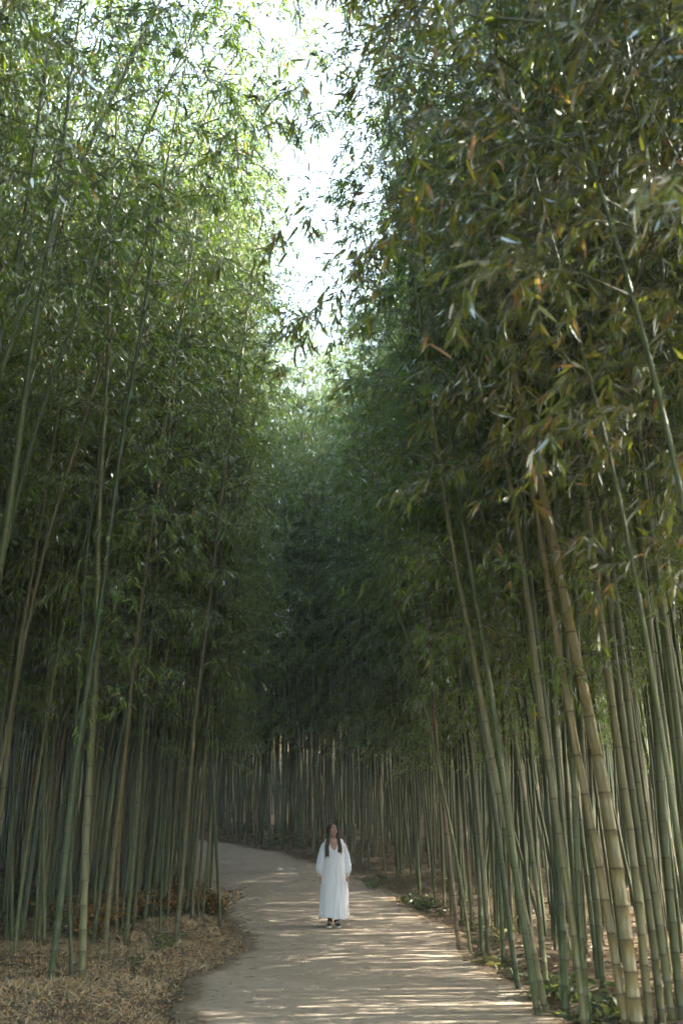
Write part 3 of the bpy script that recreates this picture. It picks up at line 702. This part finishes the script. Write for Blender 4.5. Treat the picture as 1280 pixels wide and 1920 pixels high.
# ------------------------------------------------------------------ the woman
PY = 18.2; PX = -.14
base = np.array([PX, PY, float(path_z(np.array([PX]), np.array([PY]))[0])])
w = thing('person', 'woman in a long white dress with long dark hair, standing on the path', 'person', tuple(base), R(5))
M_SKIN = simple('skin', (.42, .25, .19), .5, var=.06, vs=20, spec=.4)
M_HAIR = simple('dark_brown_hair', (.035, .018, .012), .42, var=.4, vs=60, spec=.5)
def dress_mat():
    m, nt, out = mat('white_cotton'); b = N(nt, 'ShaderNodeBsdfPrincipled'); co = N(nt, 'ShaderNodeTexCoord').outputs['Object']
    mp = N(nt, 'ShaderNodeMapping'); mp.inputs['Scale'].default_value = (1, 1, .12); nt.links.new(co, mp.inputs[0])
    b.inputs['Base Color'].default_value = (.74, .78, .88, 1); b.inputs['Roughness'].default_value = .85; b.inputs['Specular IOR Level'].default_value = .2
    bp = N(nt, 'ShaderNodeBump'); bp.inputs['Strength'].default_value = .7; bp.inputs['Distance'].default_value = .012
    nt.links.new(noise(nt, 38, 4, mp.outputs[0]), bp.inputs['Height']); nt.links.new(bp.outputs[0], b.inputs['Normal'])
    t = N(nt, 'ShaderNodeBsdfTranslucent'); t.inputs[0].default_value = (.7, .72, .78, 1); mx = N(nt, 'ShaderNodeMixShader'); mx.inputs[0].default_value = .12
    nt.links.new(b.outputs[0], mx.inputs[1]); nt.links.new(t.outputs[0], mx.inputs[2]); nt.links.new(mx.outputs[0], out.inputs[0]); return m
M_DRESS = dress_mat(); M_SHOE = simple('black_canvas', (.02, .02, .023), .7); M_SOLE = simple('white_rubber', (.62, .62, .60), .6); M_LACE = simple('pale_lace', (.45, .40, .38), .8); M_SOCK = simple('black_sock', (.015, .015, .016), .85)
def ball(g, c, r, nu=14, nv=10, rot=None, **a):
    c = np.array(c, float); r = np.broadcast_to(np.array(r, float), (3,))
    th = np.linspace(0, math.pi, nv); ph = np.arange(nu)*2*math.pi/nu
    V = np.stack([np.outer(np.sin(th), np.cos(ph)), np.outer(np.sin(th), np.sin(ph)), np.outer(np.cos(th), np.ones(nu))], -1)*r
    if rot is not None: V = V @ rot.T
    V = V + c; i = np.arange(nv-1)[:, None]; j = np.arange(nu)[None]; k = (j+1) % nu
    g.add(V.reshape(-1, 3), np.stack([i*nu+j, (i+1)*nu+j, (i+1)*nu+k, i*nu+k], -1).reshape(-1, 4), **a)
def limb(g, P, rad, sides=14, el=1.0):
    """tapered closed tube through P with ball joints"""
    P = np.array(P, float); t = np.arange(len(P)); ts = np.linspace(0, len(P)-1, (len(P)-1)*6+1)
    Q = np.stack([np.interp(ts, t, P[:, k]) for k in range(3)], 1); r = np.interp(ts, t, rad); tube(g, Q, r, sides)
    for p, q in ((P[0], rad[0]), (P[-1], rad[-1])): ball(g, p, q)
    for p, q in zip(P[1:-1], rad[1:-1]): ball(g, p, q*1.0)
# head frame: turned to her left (picture right) and tipped back
def rotm(ax, an):
    c, s_ = math.cos(an), math.sin(an)
    return {'x': np.array([[1, 0, 0], [0, c, -s_], [0, s_, c]]), 'y': np.array([[c, 0, s_], [0, 1, 0], [-s_, 0, c]]), 'z': np.array([[c, -s_, 0], [s_, c, 0], [0, 0, 1]])}[ax]
HR = rotm('y', R(5)) @ rotm('z', R(20)) @ rotm('x', R(-16))   # face looks along -y in its own frame
HC = np.array([-.015, -.005, 1.555])
hd = lambda x_, y_, z_: HC + HR @ np.array([x_, y_, z_])
g = Geo()
ball(g, hd(0, .012, .025), (.074, .092, .092), 28, 20, HR)          # cranium
ball(g, hd(0, -.030, -.028), (.060, .056, .078), 24, 18, HR)        # face
ball(g, hd(0, -.050, -.082), (.030, .028, .024), 16, 12, HR)        # chin
limb(g, [hd(0, -.082, .012), hd(0, -.096, -.018), hd(0, -.101, -.030)], [.007, .010, .0125])  # nose
for sx in (-1, 1):
    ball(g, hd(sx*.009, -.093, -.033), (.008, .008, .007), 10, 8, HR)
    ball(g, hd(sx*.040, -.060, -.030), (.022, .022, .022), 12, 10, HR)   # cheek
    limb(g, [hd(sx*.012, -.084, .022), hd(sx*.045, -.070, .020)], [.010, .008])   # brow
    ball(g, hd(sx*.075, .008, -.012), (.009, .018, .030), 10, 10, HR)    # ear
ball(g, hd(0, -.086, -.056), (.020, .010, .0075), 12, 8, HR); ball(g, hd(0, -.083, -.067), (.018, .010, .008), 12, 8, HR)
limb(g, [(0, .015, 1.36), (-.004, .012, 1.43), (-.012, .005, 1.50)], [.056, .048, .050])   # neck
limb(g, [(-.135, .01, 1.34), (-.05, .012, 1.365), (.05, .012, 1.365), (.135, .01, 1.34)], [.038, .045, .045, .038])
for yk in (-.02, .03): limb(g, [(0, yk, 1.33), (0, yk, 1.20), (0, yk, 1.05), (0, yk, .93)], [.105, .11, .09, .115])
for sx in (-1, 1):
    limb(g, [(sx*.08, .0, 1.26), (sx*.075, -.01, 1.15), (sx*.07, 0, 1.03), (sx*.085, 0, .90)], [.07, .07, .065, .085])
    limb(g, [(sx*.09, 0, .88), (sx*.08, -.005, .70), (sx*.065, 0, .49), (sx*.06, .01, .32), (sx*.052, .01, .12), (sx*.052, .01, .07)], [.088, .075, .052, .050, .036, .036])
    limb(g, [(sx*.052, .01, .06), (sx*.06, -.10, .035)], [.032, .028])
    sh = np.array([sx*.15, .01, 1.325]); elb = np.array([sx*.215, .03, 1.09]); wr_ = np.array([sx*.232, -.035, .845])
    limb(g, [sh, elb, wr_], [.040, .034, .025])
    # palm: a flattened block of limbs, thumb on the front, fingers hang down and curl
    pc = wr_ + np.array([sx*.002, -.012, -.05])
    for dy, rr_ in ((-.026, .012), (-.009, .0135), (.009, .0135), (.025, .012)):
        limb(g, [wr_ + np.array([0, dy*.45, -.005]), wr_ + np.array([sx*.004, dy - .010, -.085])], [.015, rr_], 8)
    for dy, L, c1 in ((-.031, .070, .2), (-.0105, .080, .3), (.0105, .074, .4), (.031, .058, .5)):
        p0 = wr_ + np.array([sx*.004, dy - .010, -.085]); p1 = p0 + np.array([-sx*.004, dy*.12, -L*.42]); p2 = p1 + np.array([-sx*.010*(1+c1), -.001, -L*.30]); p3 = p2 + np.array([-sx*.014*(1+c1), 0, -L*.22])
        limb(g, [p0, p1, p2, p3], [.0092, .0084, .0076, .0066], 8)
    limb(g, [wr_ + np.array([0, -.022, -.028]), wr_ + np.array([-sx*.012, -.048, -.055]), wr_ + np.array([-sx*.016, -.056, -.082]), wr_ + np.array([-sx*.018, -.056, -.105])], [.013, .0115, .0095, .008], 8)
me = g.mesh('body', (M_SKIN,), True); body = link('body', me, w)
rm = body.modifiers.new('remesh', 'REMESH'); rm.mode = 'VOXEL'; rm.voxel_size = .0042; rm.use_smooth_shade = True
sm = body.modifiers.new('smooth', 'SMOOTH'); sm.factor = .5; sm.iterations = 3
M_EYE = simple('eye_white', (.7, .68, .66), .3, var=.02); M_IRIS = simple('brown_iris', (.03, .018, .012), .2); M_LIP = simple('lips', (.34, .11, .10), .4, var=.05); M_BROW = simple('eyebrow', (.03, .018, .012), .8)
for sx in (-1, 1):
    g = Geo(); ball(g, hd(sx*.028, -.076, .004), (.0135, .011, .0085), 16, 12, HR); e = link('eye', g.mesh('eye', (M_EYE,), True), w)
    g = Geo(); ball(g, hd(sx*.028, -.0845, .005), (.0065, .004, .0065), 12, 8, HR); link('iris', g.mesh('iris', (M_IRIS,), True), e)
    g = Geo(); P = [hd(sx*.013, -.092, .026), hd(sx*.030, -.088, .033), hd(sx*.047, -.077, .027)]; tube(g, P, [.003, .0035, .002], 6); link('eyebrow', g.mesh('eyebrow', (M_BROW,), True), w)
g = Geo(); P = [hd(-.021, -.087, -.061), hd(-.008, -.097, -.057), hd(0, -.098, -.059), hd(.008, -.097, -.057), hd(.021, -.087, -.061)]; tube(g, P, [.002, .005, .0045, .005, .002], 8)
P = [hd(-.019, -.087, -.063), hd(0, -.095, -.069), hd(.019, -.087, -.063)]; tube(g, P, [.002, .0065, .002], 8); link('lips', g.mesh('lips', (M_LIP,), True), w)
# hair: cap plus long strands, parted in the middle, two locks in front of the shoulders
rg = np.random.default_rng(3); g = Geo()
nu, nv = 40, 22; ph = np.arange(nu+1)/nu*1.0; V = []
for a in range(nv):
    th = a/(nv-1)*1.0
    for b in range(nu+1):
        az = R(-118) + R(236)*b/nu      # around the back, open at the face
        el_ = th*R(112)
        x_ = math.sin(el_)*math.sin(az); y_ = math.sin(el_)*math.cos(az); z_ = math.cos(el_)
        rr_ = 1.03 + .02*math.sin(b*2.1) + .012*math.sin(b*5.3+a)
        V.append(hd(x_*.090*rr_, .008 + y_*.106*rr_, .022 + z_*.106*rr_))
i = np.arange(nv-1)[:, None]; j = np.arange(nu)[None]; W_ = nu+1
g.add(V, np.stack([i*W_+j, i*W_+j+1, (i+1)*W_+j+1, (i+1)*W_+j], -1).reshape(-1, 4))
for q in range(620):
    sx = 1 if q % 2 else -1; t0 = rg.uniform(0, 1)
    front = rg.random() < .6
    zl = (1.16 if sx < 0 else 1.22) + rg.normal(0, .03)
    top = hd(sx*rg.uniform(.002, .02), -.065 + .12*t0 if front else .03+.06*t0, .118 - .03*abs(t0-.5) - (.018 if front and t0 < .2 else 0))
    if front:
        y0 = -.068 + .075*t0
        p1 = hd(sx*(.046+.034*t0), y0-.008*(1-t0), .075-.012*(1-t0)); p2 = hd(sx*(.082 + .008*t0), y0+.012, .0); p3 = hd(sx*(.080+.012*rg.random()), y0+.01, -.08)
        c = np.array([sx*(.070+.055*rg.random()) - .008, -.080 - .03*rg.random(), 1.36]); e = np.array([sx*(.070 + .075*rg.random()) - .01, -.140 - .02*rg.random(), zl])
        m_ = np.array([(c[0]*.5+e[0]*.5)+sx*.008, -.122-.02*rg.random(), 1.27])
        P = [top, p1, p2, p3, c, m_, e]
    else:
        az = sx*rg.uniform(.15, 1.25); p1 = hd(.085*math.sin(az), .02+.085*math.cos(az), .06); p2 = hd(.094*math.sin(az), .012+.102*math.cos(az), -.01)
        P = [top, p1, p2, np.array([.09*math.sin(az), .06+.06*math.cos(az), 1.42]), np.array([.09*math.sin(az), .10+.03*math.cos(az), 1.30]), np.array([.085*math.sin(az), .11+.02*math.cos(az), 1.18+rg.normal(0, .02)])]
    P = np.array(P); Q = smooth_poly(P, 22); tube(g, Q, np.interp(np.linspace(0, 1, 22), [0, .2, .75, 1], [.004, .0075, .008, .001]), 5, False)
link('hair', g.mesh('hair', (M_HAIR,), True), w)
# dress
g = Geo(); nA = 144; A = np.arange(nA)*2*math.pi/nA   # A=0 -> +x, front = -y (A=-90deg)
frontness = np.clip(np.cos(A + math.pi/2), 0, 1)
rows = []
zs = np.concatenate([[0, .12, .25, .4, .55, .7, .85, 1.0]])
ring_top = np.stack([.068*np.cos(A)*(1-.35*frontness**6), .012+.062*np.sin(A)*(1+.30*frontness**4), 1.425 - .012*np.abs(np.cos(A)) - .125*np.clip(1 - np.abs((A + math.pi/2 + math.pi) % (2*math.pi) - math.pi)/R(48), 0, 1)], 1)
_fr = np.random.default_rng(77); _fa = _fr.uniform(0, 2*math.pi, 34); _fw = _fr.uniform(.035, .16, 34); _fh = _fr.uniform(-1.3, 1.6, 34); _ft = _fr.uniform(.25, 1.25, 34); _fd = _fr.normal(0, .12, 34)
def FOLD(A, z):
    out = 0*A
    for a0, w_, h_, t_, d_ in zip(_fa, _fw, _fh, _ft, _fd):
        da = (A - a0 - d_*(1.2 - z) + math.pi) % (2*math.pi) - math.pi
        out = out + h_*np.exp(-(da/w_)**2)*np.clip((t_ - z)/.25 + .4, .15, 1)
    return out
def body_ring(z):
    a = np.interp(z, [.13, .45, .70, .90, 1.05, 1.18, 1.30, 1.36, 1.395], [.245, .240, .225, .200, .185, .185, .175, .160, .120])
    b = np.interp(z, [.13, .45, .70, .90, 1.05, 1.18, 1.30, 1.36, 1.395], [.185, .175, .165, .155, .140, .140, .122, .098, .080])
    amp = np.interp(z, [.13, .6, 1.0, 1.25, 1.4], [.020, .014, .008, .004, .0])
    rp = amp*FOLD(A, z)
    c = np.cos(A); s_ = np.sin(A); k = 2.4
    rr_ = (np.abs(c)**k + np.abs(s_)**k)**(-1/k)
    return np.stack([.012 + (a*rr_+rp)*c, (b*rr_+rp)*s_, np.full(nA, z) + (.018*np.sin(A*2+.5)+.008*np.sin(A*9) if z < .2 else 0)], 1)
low_ring = body_ring(1.20)
for t in np.linspace(0, 1, 14):
    br_ = body_ring(1.20); sw = np.abs(np.cos(A)); tt = (t**(.75*(1-sw) + .30*sw))[:, None]
    r_ = ring_top*(1-tt) + br_*tt
    r_[:, 2] = ring_top[:, 2] - (ring_top[:, 2] - 1.20)*t**(1.2*(1-sw) + 2.4*sw)
    rows.append(r_)
for z_ in np.linspace(1.17, .145, 44): rows.append(body_ring(z_))
h_ = rows[-1].copy(); h_[:, :2] *= .985; h_[:, 2] -= .004; rows.append(h_); h2 = h_.copy(); h2[:, :2] *= .97; h2[:, 2] += .03; rows.append(h2)
V = np.array(rows); nr = len(rows); i = np.arange(nr-1)[:, None]; j = np.arange(nA)[None]; k_ = (j+1) % nA
g.add(V.reshape(-1, 3), np.stack([i*nA+j, (i+1)*nA+j, (i+1)*nA+k_, i*nA+k_], -1).reshape(-1, 4))
dress = link('dress', g.mesh('dress', (M_DRESS,), True), w)
for sx in (-1, 1):
    g = Geo(); n_ = 34; ts = np.linspace(0, 1, n_)
    cx_ = np.interp(ts, [0, .12, .35, .7, .93, 1], [.10, .158, .205, .232, .236, .234])*sx + .006
    cy_ = np.interp(ts, [0, .5, 1], [.008, .022, -.030]); cz_ = np.interp(ts, [0, .1, .3, 1], [1.385, 1.345, 1.21, .812])
    rx = np.interp(ts, [0, .10, .3, .6, .82, .91, .945, .955, 1], [.045, .052, .060, .066, .068, .050, .030, .034, .034])
    sd = 60; aa = np.arange(sd)*2*math.pi/sd; rows = []
    for q in range(n_):
        amp = .0035*np.interp(ts[q], [0, .2, .8, .95, 1], [.3, .8, 1.4, .5, .1])
        r_ = rx[q] + amp*(np.sin(aa*9+ts[q]*6)+.7*np.sin(aa*15-ts[q]*4)) + .004*math.sin(ts[q]*25)*np.sin(aa*2)
        rows.append(np.stack([cx_[q]+r_*np.cos(aa), cy_[q]+r_*1.05*np.sin(aa), np.full(sd, cz_[q])+.3*r_*np.cos(aa)*(-sx)*(1-ts[q])], 1))
    V = np.array(rows); i = np.arange(n_-1)[:, None]; j = np.arange(sd)[None]; k_ = (j+1) % sd
    g.add(V.reshape(-1, 3), np.stack([i*sd+j, (i+1)*sd+j, (i+1)*sd+k_, i*sd+k_], -1).reshape(-1, 4))
    link('sleeve', g.mesh('sleeve', (M_DRESS,), True), w)
    # pocket welt
    g = Geo(); pz = [(.130, .73), (.150, .70), (.175, .665)]
    P = np.array([[sx*(.215), -.070, .735], [sx*.18, -.118, .700], [sx*.140, -.148, .665]]); P[:, 0] += .012
    tube(g, P, [.006, .009, .006], 6); link('pocket_edge', g.mesh('pocket_edge', (M_DRESS,), True), w)
    # shoe
    g = Geo(); secs = [(.045, .030, .055), (.02, .034, .09), (-.02, .036, .085), (-.07, .040, .062), (-.12, .044, .050), (-.16, .038, .042), (-.185, .018, .034)]
    rows = []
    sd = 20; aa = np.arange(sd)*2*math.pi/sd
    for y_, hw_, hh in secs:
        zz_ = .022 + np.clip(np.sin(aa), -.25, 1)*(hh-.022+.012)
        rows.append(np.stack([sx*.062 + hw_*np.cos(aa) + sx*(-y_)*.12, np.full(sd, y_), np.maximum(zz_, .016)], 1))
    V = np.array(rows); nr = len(rows); i = np.arange(nr-1)[:, None]; j = np.arange(sd)[None]; k_ = (j+1) % sd
    g.add(V.reshape(-1, 3), np.stack([i*sd+j, i*sd+k_, (i+1)*sd+k_, (i+1)*sd+j], -1).reshape(-1, 4)); g.add(V[0], [list(range(sd))]); g.add(V[-1], [list(range(sd))[::-1]])
    sh_ = link('shoe', g.mesh('shoe', (M_SHOE,), True), w)
    g = Geo(); out = np.array([(.050, .0), (.042, .026), (.0, .038), (-.06, .042), (-.12, .048), (-.17, .040), (-.195, .018), (-.200, 0)]); full = np.concatenate([out, out[::-1][1:-1]*[1, -1]])
    ring = np.stack([sx*.062 + full[:, 1] + sx*(-full[:, 0])*.12, full[:, 0]], 1); m_ = len(ring)
    V = np.concatenate([np.c_[ring, np.full(m_, .0)], np.c_[ring, np.full(m_, .024)]]); g.add(V, [[a, (a+1) % m_, (a+1) % m_+m_, a+m_] for a in range(m_)]); g.add(V[m_:], [list(range(m_))]); g.add(V[:m_], [list(range(m_))[::-1]])
    link('sole', g.mesh('sole', (M_SOLE,)), sh_)
    g = Geo()
    for q in range(5):
        y_ = -.035 - q*.017; zt_ = np.interp(y_, [-.12, -.07, -.02], [.056, .071, .094])
        tube(g, [(sx*.062+sx*.006-.02, y_, zt_-.004), (sx*.062+sx*.006, y_-.004, zt_+.004), (sx*.062+sx*.006+.02, y_, zt_-.004)], .0042, 6)
    link('laces', g.mesh('laces', (M_LACE,), True), sh_)
    g = Geo(); tube(g, [(sx*.055, .008, .07), (sx*.053, .01, .13), (sx*.053, .01, .26)], [.042, .041, .046], 16); link('sock', g.mesh('sock', (M_SOCK,), True), w)

HAZE = .0016
# ------------------------------------------------------------------ light
SUN_AZ = R(80)      # from +Y towards +X
SUN_EL = R(40)
wd = bpy.data.worlds.new('World'); sc.world = wd; wd.use_nodes = True; nt = wd.node_tree
bg = nt.nodes['Background']; sky = nt.nodes.new('ShaderNodeTexSky'); sky.sky_type = 'NISHITA'; sky.sun_disc = False
sky.sun_elevation = SUN_EL; sky.sun_rotation = SUN_AZ; sky.air_density = 1.0; sky.dust_density = 1.6; sky.ozone_density = 1.0
nt.links.new(mixc(nt, 1., sky.outputs[0], (1.13, 1.0, .82), 'MULTIPLY'), bg.inputs[0]); bg.inputs[1].default_value = .15
sd_ = bpy.data.lights.new('sun', 'SUN'); sd_.energy = 3.0; sd_.angle = R(.53); sd_.color = (1, .93, .82)
so = bpy.data.objects.new('sun', sd_); C.objects.link(so)
from mathutils import Vector
dv = Vector((math.sin(SUN_AZ)*math.cos(SUN_EL), math.cos(SUN_AZ)*math.cos(SUN_EL), math.sin(SUN_EL)))
so.rotation_euler = dv.to_track_quat('Z', 'Y').to_euler()
if True:
    g = Geo(); x0, x1, y0, y1, z0, z1 = -60, 60, -20, 75, -3, 26
    V = [(a, b, c) for c in (z0, z1) for a, b in ((x0, y0), (x1, y0), (x1, y1), (x0, y1))]
    g.add(V, [(3, 2, 1, 0), (4, 5, 6, 7), (0, 1, 5, 4), (1, 2, 6, 5), (2, 3, 7, 6), (3, 0, 4, 7)])
    m, nt, out = mat('air'); pv = N(nt, 'ShaderNodeVolumePrincipled'); pv.inputs['Color'].default_value = (.80, .92, .90, 1); pv.inputs['Density'].default_value = HAZE; pv.inputs['Anisotropy'].default_value = .2
    nt.links.new(pv.outputs[0], out.inputs['Volume']); link('haze', g.mesh('haze', (m,)), kind='stuff', label='faint pale air between the bamboo rows', category='haze')
sc.view_settings.view_transform = 'Standard'; sc.view_settings.look = 'None'; sc.view_settings.exposure = 4.22; sc.view_settings.gamma = 1
cy = sc.cycles; cy.max_bounces = 8; cy.diffuse_bounces = 5; cy.glossy_bounces = 3; cy.transmission_bounces = 5; cy.transparent_max_bounces = 8
cy.use_denoising = True; cy.use_adaptive_sampling = True; cy.adaptive_threshold = .02; cy.caustics_reflective = False; cy.caustics_refractive = False
